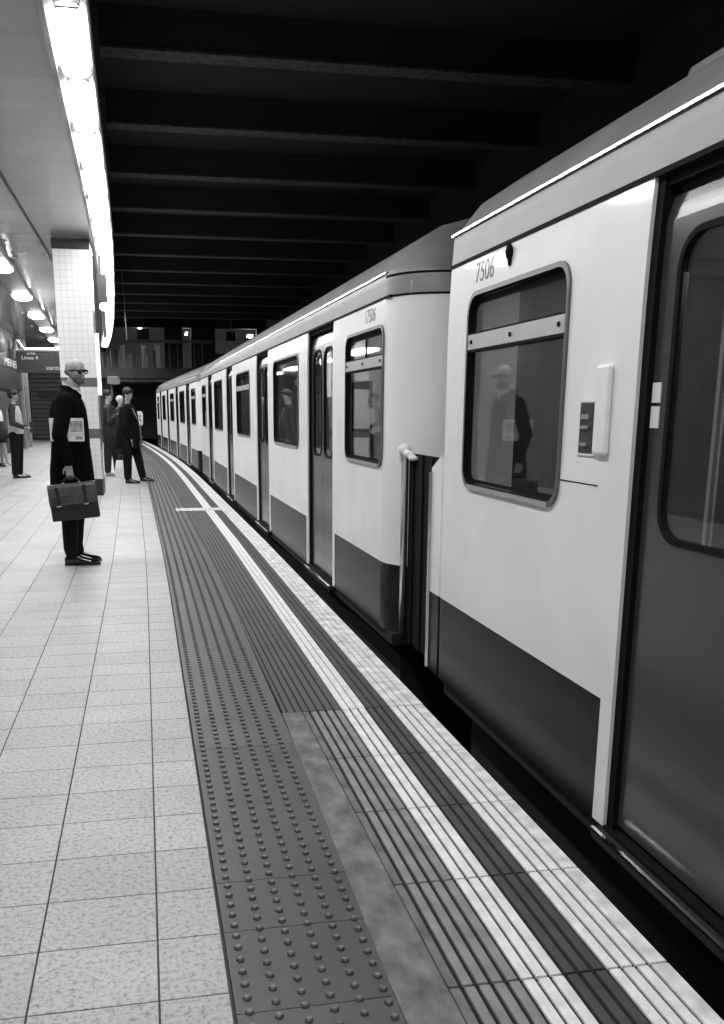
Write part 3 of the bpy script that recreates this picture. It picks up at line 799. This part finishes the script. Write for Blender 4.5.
mb = MB(); mb.box(-6.3, 2, 47.85, 48.1, 0, 4.0); struct(mb.build('wall_end', M['walld']))

# ------------------------------------------------------------------ people
def hand(mb, wrist, d, side, curl=.6, sc=1.0, spread=Vector((0, 1, 0))):
    """palm + five fingers; d = pointing direction, side = towards the palm's inner side, spread = across the knuckles (thumb side first)"""
    w_ = Vector(wrist); d = Vector(d).normalized(); side = Vector(side).normalized(); sp = Vector(spread).normalized()
    k = w_ + d * .085 * sc
    for j in (-1.2, -.4, .4, 1.2):
        mb.cap(w_ + sp * .008 * j * sc, k + sp * .019 * j * sc * .95, .017 * sc, .012 * sc, 8)
    for j, ln in ((-1.3, .068), (-.45, .078), (.45, .072), (1.3, .058)):
        a = k + sp * .0195 * j * sc; b = a + (d * math.cos(curl * .6) + side * math.sin(curl * .6)) * ln * .45 * sc
        c = b + (d * math.cos(curl * 1.7) + side * math.sin(curl * 1.7)) * ln * .33 * sc
        f_ = c + (d * math.cos(curl * 2.6) + side * math.sin(curl * 2.6)) * ln * .28 * sc
        mb.cap(a, b, .0095 * sc, .009 * sc, 8); mb.cap(b, c, .009 * sc, .008 * sc, 8); mb.cap(c, f_, .008 * sc, .007 * sc, 8)
    a = w_ + d * .025 * sc - sp * .02 * sc; b = a + (d * .6 - sp * .7 + side * .35).normalized() * .04 * sc; c = b + (d * .8 - sp * .1 + side * .5).normalized() * .035 * sc
    mb.cap(a, b, .013 * sc, .011 * sc, 8); mb.cap(b, c, .011 * sc, .008 * sc, 8)

def head(mb, c, yaw, pitch=0, sc=1.0, bald=False):
    R = Matrix.Rotation(yaw, 3, 'Z') @ Matrix.Rotation(pitch, 3, 'Y'); c = Vector(c)
    def p(x, y, z): return c + R @ (Vector((x, y, z)) * sc)
    def E(x, y, z, a, b, d): mb.ell(p(x, y, z), (a * sc, b * sc, d * sc), R, 18)
    E(-.008, 0, .035, .096, .077, .082)      # cranium
    E(.015, 0, -.02, .072, .064, .085)      # face
    E(.038, 0, -.075, .042, .042, .035)     # jaw / chin
    E(.056, 0, -.090, .022, .024, .018)
    mb.cap(p(.078, 0, .012), p(.100, 0, -.022), .009 * sc, .014 * sc, 8)   # nose
    E(.094, .010, -.025, .010, .008, .007); E(.094, -.010, -.025, .010, .008, .007)
    E(.080, 0, -.048, .012, .024, .006); E(.078, 0, -.058, .012, .021, .007)                            # lips
    E(.076, .03, .022, .016, .022, .008); E(.076, -.03, .022, .016, .022, .008)   # brows
    E(.050, .042, -.02, .025, .02, .02); E(.050, -.042, -.02, .025, .02, .02)       # cheeks
    for s_ in (-1, 1):
        mb.ell(p(-.008, .073 * s_, -.005), (.016 * sc, .010 * sc, .031 * sc), R @ Matrix.Rotation(-.25 * s_, 3, 'Z'), 12)
        mb.ell(p(-.004, .070 * s_, -.03), (.009 * sc, .008 * sc, .010 * sc), R, 10)
    return R, p
def shoe(par, heel, ang, m, L=.29, w=.048, name='shoe'):
    mb = MB(); rs = []
    prof_ = [(0.0, .030, .075), (.03, .038, .095), (.10, .040, .100), (.15, .042, .080), (.20, .049, .062), (.25, .046, .052), (.275, .036, .043), (.29, .016, .028)]
    for x, hw, h in prof_:
        x *= L / .29
        ring = []
        for i in range(14):
            q = 2 * PI * i / 14; yy_ = hw * (w / .048) * math.cos(q); zz_ = h / 2 + h / 2 * math.sin(q)
            if math.sin(q) < -.3: zz_ = .004
            ring.append((x, yy_, zz_))
        rs.append(ring)
    mb.loft(rs); mb.box(-.002, .075, -.033, .033, 0, .018)
    mb.rings([(.145 * L / .29, 0, 0, .148 * L / .29, .042), (.145 * L / .29, 0, .010, .150 * L / .29, .044)], 20, 0, 2.6)
    o = mb.build(name, m, par, smooth=False); o.location = heel; o.rotation_euler = (0, 0, ang)
    for p_ in o.data.polygons: p_.use_smooth = len(p_.vertices) == 4
    return o

# ---- bald man with briefcase
BX, BY = -.66, 8.84
man = empty('person', (BX, BY, 0), 'bald man in glasses and long black coat holding a briefcase, standing before the pillar', 'person')
def L_(x, dy, z): return (x - BX, dy, z)
FY = math.radians(-38)
hc = L_(-.572, 0, 1.708)
sk = MB(); R, hp = head(sk, hc, FY, .06, .96)
sk.cap(L_(-.635, 0, 1.46), L_(-.600, 0, 1.62), .062, .056)
sk.rings([(L_(-.65, 0, 0)[0], 0, .92, .11, .16), (0.01, 0, 1.15, .11, .16), (0.0, 0, 1.38, .11, .18), (.02, 0, 1.5, .06, .10)])
shN, elN, wrN = L_(-.665, -.185, 1.45), L_(-.722, -.295, 1.17), L_(-.660, -.300, .92)
shF, elF, wrF = L_(-.63, .185, 1.45), L_(-.68, .255, 1.17), L_(-.60, .25, .93)
sk.cap(shN, elN, .045, .038); sk.cap(elN, wrN, .037, .027); sk.cap(shF, elF, .045, .038); sk.cap(elF, wrF, .037, .027)
hand(sk, wrN, (.06, -.02, -1), (0, .9, -.1), .75, 1.05, (1, 0, 0)); hand(sk, wrF, (.1, 0, -1), (.3, -.9, 0), .4, 1.0, (1, 0, 0))
hips = [(L_(-.67, -.085, .92), L_(-.69, -.09, .50), L_(-.705, -.095, .09)), (L_(-.65, .085, .92), L_(-.648, .09, .50), L_(-.675, .095, .09))]
for a, b, c in hips: sk.cap(a, b, .075, .05); sk.cap(b, c, .048, .034); sk.cap(c, (c[0] + .13, c[1], .035), .032, .025)
body = fuse(sk, 'body', M['skin'], man, .0075, 3)
ct = MB()
O = BX
ct.rings([(-.655 - O, 0, .50, .208, .20), (-.655 - O, 0, .60, .205, .20), (-.658 - O, 0, .85, .192, .20), (-.652 - O, 0, 1.08, .168, .195), (-.660 - O, 0, 1.25, .174, .20), (-.657 - O, 0, 1.38, .160, .205), (-.652 - O, 0, 1.455, .135, .19), (-.648 - O, 0, 1.50, .108, .14), (-.632 - O, 0, 1.555, .082, .082)], 32)
ct.cap(shN, elN, .080, .066); ct.cap(elN, (wrN[0], wrN[1], wrN[2] + .03), .062, .052); ct.cap(shF, elF, .080, .066); ct.cap(elF, (wrF[0], wrF[1], wrF[2] + .03), .062, .052)
ct.cap(L_(-.690, 0, 1.590), L_(-.64, -.070, 1.570), .022, .022); ct.cap(L_(-.64, -.070, 1.570), L_(-.55, -.06, 1.50), .022, .026); ct.cap(L_(-.69, 0, 1.590), L_(-.64, .07, 1.570), .022, .022); ct.cap(L_(-.64, .070, 1.570), L_(-.56, .06, 1.50), .022, .026)
fuse(ct, 'overcoat', M['coat'], man, .011, 3)
lp = MB(); lp.loft([[L_(-.575 + a_, -.075, 1.52 - b_), L_(-.555 + a_, -.02, 1.50 - b_), L_(-.545 + a_, -.02, 1.49 - b_), L_(-.565 + a_, -.085, 1.51 - b_)] for a_, b_ in ((0, 0), (.04, .10), (.055, .22))]); lp.build('lapel', M['coat2'], man)
tr = MB()
for i_, (a, b, c) in enumerate(hips):
    tr.cap(a, b, .10, .085); tr.cap(b, (c[0], c[1], .15), .083, .066); tr.cap((c[0], c[1], .16), (c[0] + .012, c[1], .105), .066, .064)
fuse(tr, 'trousers', M['trouser'], man, .010, 3)
shoe(man, L_(-.762, -.10, 0), -.03, M['shoe'], .315); shoe(man, L_(-.750, .09, 0), .02, M['shoe'], .305)
# collar and tie
cl = MB()
ring0, ring1, ring2 = [], [], []
for i in range(24):
    q = 2 * PI * i / 24; cx, cy = math.cos(q), math.sin(q)
    t_ = (cx * math.cos(FY) + cy * math.sin(FY))
    ring0.append(L_(-.612 + .078 * cx, .076 * cy, 1.520 - .03 * t_)); ring1.append(L_(-.616 + .074 * cx, .071 * cy, 1.604 - .034 * t_))
    ring2.append(L_(-.616 + .080 * cx, .077 * cy, 1.570 - .034 * t_))
cl.loft([ring0, ring2, ring1], 0, False); cl.build('shirt_collar', M['shirt'], man, smooth=True)
cl = MB(); a_ = Vector((math.cos(FY), math.sin(FY), 0)); p0 = Vector(L_(-.608, 0, 1.545)) + a_ * .070; cl.tube([p0, p0 + a_ * .012 + Vector((0, 0, -.04)), p0 + a_ * .03 + Vector((0, 0, -.14))], [.016, .012, .022], 0, 8); cl.build('necktie', M['jacket'], man, smooth=True)
cl = MB(); 
cl.loft([[tuple(p0 + a_ * u + Vector((-a_.y, a_.x, 0)) * v + Vector((0, 0, z_))) for u, v, z_ in ((.0, -w__, zz_), (.02 + .2 * (-zz_ - .0), 0, zz_), (.0, w__, zz_))] for zz_, w__ in ((.0, .03), (-.06, .035), (-.12, .01))], 0, False)
cl.build('shirt_front', M['shirt'], man)
# glasses
gl = MB()
for s_ in (-1, 1):
    pts = [hp(.090, s_ * .036 + .029 * math.copysign(abs(math.cos(q)) ** .7, math.cos(q)), .006 + .018 * math.copysign(abs(math.sin(q)) ** .7, math.sin(q))) for q in [2 * PI * i / 16 for i in range(17)]]
    gl.tube(pts, .0046, 0, 6)
    gl.tube([hp(.089, s_ * .063, .012), hp(.06, s_ * .078, .012), hp(-.01, s_ * .080, .010)], .0060, 0, 6)
gl.tube([hp(.091, -.010, .012), hp(.095, 0, .014), hp(.091, .010, .012)], .004, 0, 6)
gl.build('glasses', M['rubber'], man)
st = MB(); st.ell(hp(-.038, 0, -.0), (.066, .076, .045), R); fuse(st, 'stubble_hair', mat('cropped_hair', .18, .8), man, .007, 2)
ey = MB()
for s_ in (-1, 1): ey.ell(hp(.082, s_ * .032, .005), (.010, .012, .008), R, 10)
ey.build('eyes', M['hair'], man, smooth=True)
bd = MB(); bd.ell(hp(.020, 0, -.062), (.067, .062, .045), R); bd.ell(hp(.045, 0, -.082), (.040, .042, .032), R); bd.ell(hp(.078, 0, -.040), (.012, .026, .006), R)
fuse(bd, 'beard', mat('short_beard', .13, .9, var=.2, vscale=60), man, .007, 2)
# newspaper under the arm
np_ = empty('newspaper', (-.665, BY - .232, 1.212), 'folded newspaper tucked under the arm of the bald man', 'newspaper')
mb = MB()
for k_ in range(5): mb.box(-.140, .150, -.016 + k_ * .006, -.0112 + k_ * .006, -.098 + .003 * k_, .100 - .002 * k_)
mb.build('folded_pages', M['paper'], np_)
mb = MB(); mb.box(.035, .14, -.0168, -.0160, -.02, .075); mb.box(.075, .135, -.0169, -.0160, -.082, -.055); mb.box(.025, .14, -.0168, -.016, -.040, -.036); mb.build('printed_photo', M['print_'], np_)
# briefcase
bc = empty('briefcase', (-.632, BY - .315, .598), 'worn leather briefcase with two buckled straps held by the bald man', 'briefcase')
bc.rotation_euler = (0, -math.radians(5.5), 0)
mb = MB(); mb.loft([[(x, y_, z_) for x, y_, z_ in [(-w__, -d_, z), (w__, -d_, z), (w__, d_, z), (-w__, d_, z)]] for z, w__, d_ in [(-.155, .200, .045), (-.14, .204, .055), (0, .203, .052), (.12, .202, .035), (.150, .200, .022)]]); mb.build('case_body', M['leatherd'], bc, bevel=.008)
mb = MB(); fl = [(-.02 - .0, -.060), (.06, -.054), (.13, -.040), (.154, -.020), (.158, .02), (.13, .04)]
mb.loft([[(x, y_, z), (x, y_ - .005, z + (.004 if z > .15 else 0))][0:1] + [] for x in () for z, y_ in ()] or [[(-.206, fl[i][1], fl[i][0]), (.206, fl[i][1], fl[i][0]), (.206, fl[i][1] - .006 if i < 4 else fl[i][1] + .006, fl[i][0] + (.005 if i in (3, 4) else 0)), (-.206, fl[i][1] - .006 if i < 4 else fl[i][1] + .006, fl[i][0] + (.005 if i in (3, 4) else 0))] for i in range(6)])
mb.build('flap', M['leather'], bc)
for x in (-.125, .105):
    mb = MB(); mb.box(x - .014, x + .014, -.070, -.060, -.045, .06); mb.box(x - .014, x + .014, -.062, -.048, .06, .14); s_ = mb.build('strap', M['leatherd'], bc)
    mb = MB(); mb.box(x - .021, x + .021, -.076, -.066, -.030, -.018); mb.build('buckle', M['steel'], s_)
mb = MB(); mb.tube([(-.07, 0, .152), (-.062, 0, .185), (-.035, 0, .205), (.0, 0, .208), (.035, 0, .205), (.062, 0, .185), (.07, 0, .152)], .009, 0, 8); h_ = mb.build('handle', M['leatherd'], bc, smooth=True)
mb = MB(); mb.box(-.078, -.062, -.01, .01, .150, .172); mb.box(.062, .078, -.01, .01, .150, .172); mb.build('handle_ring', M['steel'], h_)

# ---- generic dressed figure
def figure(name_lbl, base, H_, yaw, hpitch, torso, arms, legs, coatm, trm, shm, sknm, hair=None, hem=None, shoeL=.28, lbl_cat='person', shoe_ang=0, bare=False, skirt=None):
    e = empty('person', base, name_lbl, lbl_cat)
    bx = base[0]
    sk = MB(); hx, hy, hz = torso['head']; R, hp = head(sk, (hx - bx, hy, hz), yaw, hpitch, .98)
    nx, ny, nz = torso['neck']; sk.cap((nx - bx, ny, nz - .05), (hx - bx - .01, hy, hz - .06), .055, .05)
    rs = [(x - bx, y_, z, rx, ry) for x, y_, z, rx, ry in torso['rings']]
    sk.rings([(x, y_, z, rx * .75, ry * .75) for x, y_, z, rx, ry in rs if z > .7])
    for a, b, c, d, sd in arms:
        a, b, c = [(q[0] - bx, q[1], q[2]) for q in (a, b, c)]
        sk.cap(a, b, .045, .036); sk.cap(b, c, .035, .026); hand(sk, c, d, sd, .5, 1.0, (0, 1, 0) if abs(Vector(d).y) < .7 else (1, 0, 0))
    for a, b, c in legs:
        a, b, c = [(q[0] - bx, q[1], q[2]) for q in (a, b, c)]
        sk.cap(a, b, .07, .05); sk.cap(b, c, .05, .034); sk.cap(c, (c[0] + .1, c[1], .04), .032, .022)
    fuse(sk, 'body', sknm, e, .010, 3)
    c_ = MB(); c_.rings(rs, 28)
    for a, b, c, d, sd in arms:
        a, b, c = [Vector((q[0] - bx, q[1], q[2])) for q in (a, b, c)]
        c_.cap(a, b, .072, .060); c_.cap(b, c + (b - c) * .12, .056, .046)
    fuse(c_, torso.get('name', 'jacket'), coatm, e, .013, 4)
    if not bare:
        t_ = MB()
        for a, b, c in legs:
            a, b, c = [(q[0] - bx, q[1], q[2]) for q in (a, b, c)]
            t_.cap(a, b, .112, .092); t_.cap(b, (c[0], c[1], c[2] + .02), .090, .072)
        fuse(t_, 'trousers', trm, e, .013, 3)
    for i_, (a, b, c) in enumerate(legs): shoe(e, (c[0] - bx - .05, c[1], max(0, c[2] - .1)), shoe_ang if not isinstance(shoe_ang, tuple) else shoe_ang[i_], shm, shoeL)
    if hair:
        h_ = MB(); h_.ell(hp(-.020, 0, .050), (.104, .092, .084), R, 18); h_.ell(hp(-.045, 0, .01), (.072, .082, .075), R, 18)
        if hair == 'fringe': h_.ell(hp(.035, 0, .085), (.055, .07, .038), R, 14)
        if hair == 'bun': h_.ell(hp(-.125, 0, .03), (.04, .04, .04), R, 12)
        if hair == 'cap': h_.ell(hp(.06, 0, .065), (.06, .06, .016), R, 14)
        fuse(h_, 'hair' if hair != 'cap' else 'cap', M['hair'], e, .010, 2)
    return e, hp, R

# young man in dark coat on the right of the pillar
py = 18.7
f1, hp1, R1 = figure('young man with dark hair in a long black coat right of the pillar', (-.30, py, 0), 1.78, math.radians(-38), .28,
    dict(head=(-.268, -.02, 1.665), neck=(-.29, 0, 1.50), name='overcoat', rings=[(-.34, 0, .66, .245, .18), (-.335, 0, .74, .25, .18), (-.315, 0, .85, .245, .18), (-.295, 0, 1.10, .21, .20), (-.285, 0, 1.30, .185, .21), (-.295, 0, 1.42, .15, .19), (-.285, 0, 1.50, .075, .09)]),
    [((-.31, -.18, 1.40), (-.34, -.25, 1.10), (-.245, -.24, .84), (.2, 0, -1), (0, 1, 0)), ((-.27, .18, 1.40), (-.28, .25, 1.12), (-.15, .16, .92), (1, -.2, -.5), (0, -1, 0))],
    [((-.33, -.09, .88), (-.335, -.09, .48), (-.345, -.09, .10)), ((-.24, .09, .88), (-.14, .09, .50), (-.07, .09, .12))],
    M['coat2'], M['trouser'], M['shoe'], M['skin'], 'fringe', shoe_ang=(-.05, -.05))
mb = MB(); mb.tube([(.10, -.19, 1.42), (.15, -.195, 1.30), (.20, -.16, 1.20)], [.012, .014, .012], 0, 6); mb.build('bag_strap', M['housing'], f1)
# woman with tied hair
f2, hp2, R2 = figure('woman with tied-back hair in dark jacket, beside the pillar', (-.74, 20.9, 0), 1.75, math.radians(-20), .05,
    dict(head=(-.715, 0, 1.665), neck=(-.73, 0, 1.50), name='jacket', rings=[(-.72, 0, .82, .145, .17), (-.71, 0, .95, .15, .17), (-.70, 0, 1.15, .15, .17), (-.69, 0, 1.30, .16, .18), (-.71, 0, 1.42, .13, .18), (-.73, 0, 1.50, .07, .08)]),
    [((-.72, -.17, 1.40), (-.72, -.23, 1.14), (-.54, -.20, 1.28), (.5, 0, .8), (0, .5, .2)), ((-.70, .17, 1.40), (-.70, .22, 1.12), (-.58, .10, .98), (.9, -.3, -.2), (0, -1, 0))],
    [((-.73, -.08, .86), (-.78, -.08, .48), (-.80, -.08, .10)), ((-.70, .08, .86), (-.62, .08, .48), (-.60, .08, .10))],
    M['jacket'], M['jeans'], M['shoeg'], M['skin'], 'bun', shoe_ang=-.2, shoeL=.25)
mb = MB(); mb.box(-.06, .06, -.03, .03, -.02, .02); o = mb.build('phone', M['housing'], loc=(-.66, 20.62, .92), bevel=.01)
bpy.data.objects.remove(o)
# person in pale hood further back
f3, hp3, R3 = figure('person in a pale hat mostly hidden behind the young man in black', (-.52, 23.4, 0), 1.68, math.radians(-60), 0,
    dict(head=(-.52, 0, 1.585), neck=(-.52, 0, 1.42), name='jacket', rings=[(-.52, 0, .75, .16, .14), (-.52, 0, 1.1, .16, .14), (-.52, 0, 1.3, .19, .13), (-.52, 0, 1.40, .15, .11), (-.52, 0, 1.46, .06, .07)]),
    [((-.70, 0, 1.33), (-.74, 0, 1.05), (-.70, -.12, .85), (0, 0, -1), (1, 0, 0)), ((-.34, 0, 1.33), (-.30, 0, 1.05), (-.34, -.12, .85), (0, 0, -1), (-1, 0, 0))],
    [((-.60, 0, .82), (-.60, 0, .46), (-.60, 0, .10)), ((-.44, 0, .82), (-.44, 0, .46), (-.44, 0, .10))],
    M['jacket'], M['jeans'], M['shoeg'], M['skin'], None, shoe_ang=-PI / 2, shoeL=.25)
mb = MB(); mb.ell(hp3(-.02, 0, .05), (.10, .09, .085), R3, 18); mb.build('hat', M['hairl'], f3, smooth=True)
# white bag on the floor
e = empty('shopping_bag', (-.50, 20.3, 0), 'white bag standing on the floor behind the young man in black', 'bag')
mb = MB(); mb.rings([(0, 0, 0, .14, .07), (0, 0, .2, .13, .07), (0, 0, .36, .10, .03)], 20, 0, 3.5); mb.build('bag_body', M['shirt'], e)
mb = MB(); mb.tube([(-.05, 0, .34), (-.03, 0, .46), (.03, 0, .46), (.05, 0, .34)], .008, 0, 6); mb.build('handle', M['rail'], e)
# worker in vest
f4, hp4, R4 = figure('worker in a pale hi-vis vest and dark cap near the left edge', (-2.62, 20.56, 0), 1.77, math.radians(5), .05,
    dict(head=(-2.595, 0, 1.665), neck=(-2.61, 0, 1.50), name='shirt', rings=[(-2.60, 0, .90, .145, .17), (-2.60, 0, 1.1, .14, .18), (-2.61, 0, 1.30, .135, .19), (-2.61, 0, 1.42, .11, .18), (-2.61, 0, 1.50, .07, .08)]),
    [((-2.63, -.19, 1.40), (-2.62, -.27, 1.13), (-2.40, -.25, 1.03), (1, .1, -.1), (0, 1, 0)), ((-2.60, .19, 1.40), (-2.60, .26, 1.12), (-2.38, .15, 1.02), (1, -.2, 0), (0, -1, 0))],
    [((-2.62, -.09, .90), (-2.63, -.09, .50), (-2.66, -.09, .10)), ((-2.58, .09, .90), (-2.58, .09, .50), (-2.60, .09, .10))],
    M['sleeve'], M['trouser'], M['shoe'], M['skind'], 'cap', shoe_ang=0)
v = MB(); v.rings([(.02, 0, .90, .158, .188), (.02, 0, 1.1, .155, .196), (.01, 0, 1.30, .150, .200), (.01, 0, 1.40, .125, .185), (.01, 0, 1.46, .10, .13)], 28); vo = fuse(v, 'vest', M['vest'], f4, .013, 3)
v = MB(); v.rings([(.02, 0, 1.02, .162, .20), (.02, 0, 1.07, .162, .20)], 28); v.build('reflective_band', M['vestb'], vo, smooth=True)
mb = MB(); mb.box(-.03, .03, -.05, .05, -.10, .12); o = mb.build('radio', M['bag'], loc=(-2.262, 20.39, 1.03), bevel=.008); tag(o, 'small dark handset held by the worker in the vest', 'radio')
# person cut by the left edge
f5, hp5, R5 = figure('person with bare legs and white top cut by the left edge', (-3.50, 24.6, 0), 1.7, math.radians(180), 0,
    dict(head=(-3.56, 0, 1.60), neck=(-3.55, 0, 1.44), name='blouse', rings=[(-3.52, 0, .85, .15, .17), (-3.52, 0, 1.05, .13, .15), (-3.53, 0, 1.25, .14, .17), (-3.54, 0, 1.36, .12, .17), (-3.55, 0, 1.44, .06, .07)]),
    [((-3.53, -.17, 1.34), (-3.50, -.23, 1.08), (-3.56, -.22, .84), (0, 0, -1), (0, 1, 0)), ((-3.53, .17, 1.34), (-3.50, .22, 1.06), (-3.56, .2, .84), (0, 0, -1), (0, -1, 0))],
    [((-3.48, -.08, .84), (-3.40, -.08, .48), (-3.36, -.08, .12)), ((-3.52, .08, .84), (-3.48, .08, .48), (-3.50, .08, .12))],
    M['shirt'], M['jeans'], M['shoe'], M['skin'], 'bun', shoe_ang=PI, shoeL=.24, bare=True)
v = MB(); v.rings([(.02, 0, .60, .17, .19), (.0, 0, .75, .165, .185), (-.02, 0, .92, .145, .165)], 24); v.build('skirt', M['jeans'], f5, smooth=True)
e = empty('shoulder_bag', (-3.36, 24.24, .70), 'large dark shoulder bag at the left edge beside the worker', 'bag')
mb = MB(); mb.rings([(0, 0, 0, .15, .06), (0, 0, .2, .17, .08), (0, 0, .38, .11, .05), (0, 0, .42, .07, .02)], 20, 0, 2.6); mb.build('bag_body', M['bag'], e, smooth=True)
mb = MB(); mb.tube([(-.06, 0, .38), (-.10, .05, .64), (-.12, .12, .70)], .012, 0, 6); mb.build('strap', M['bag'], e)
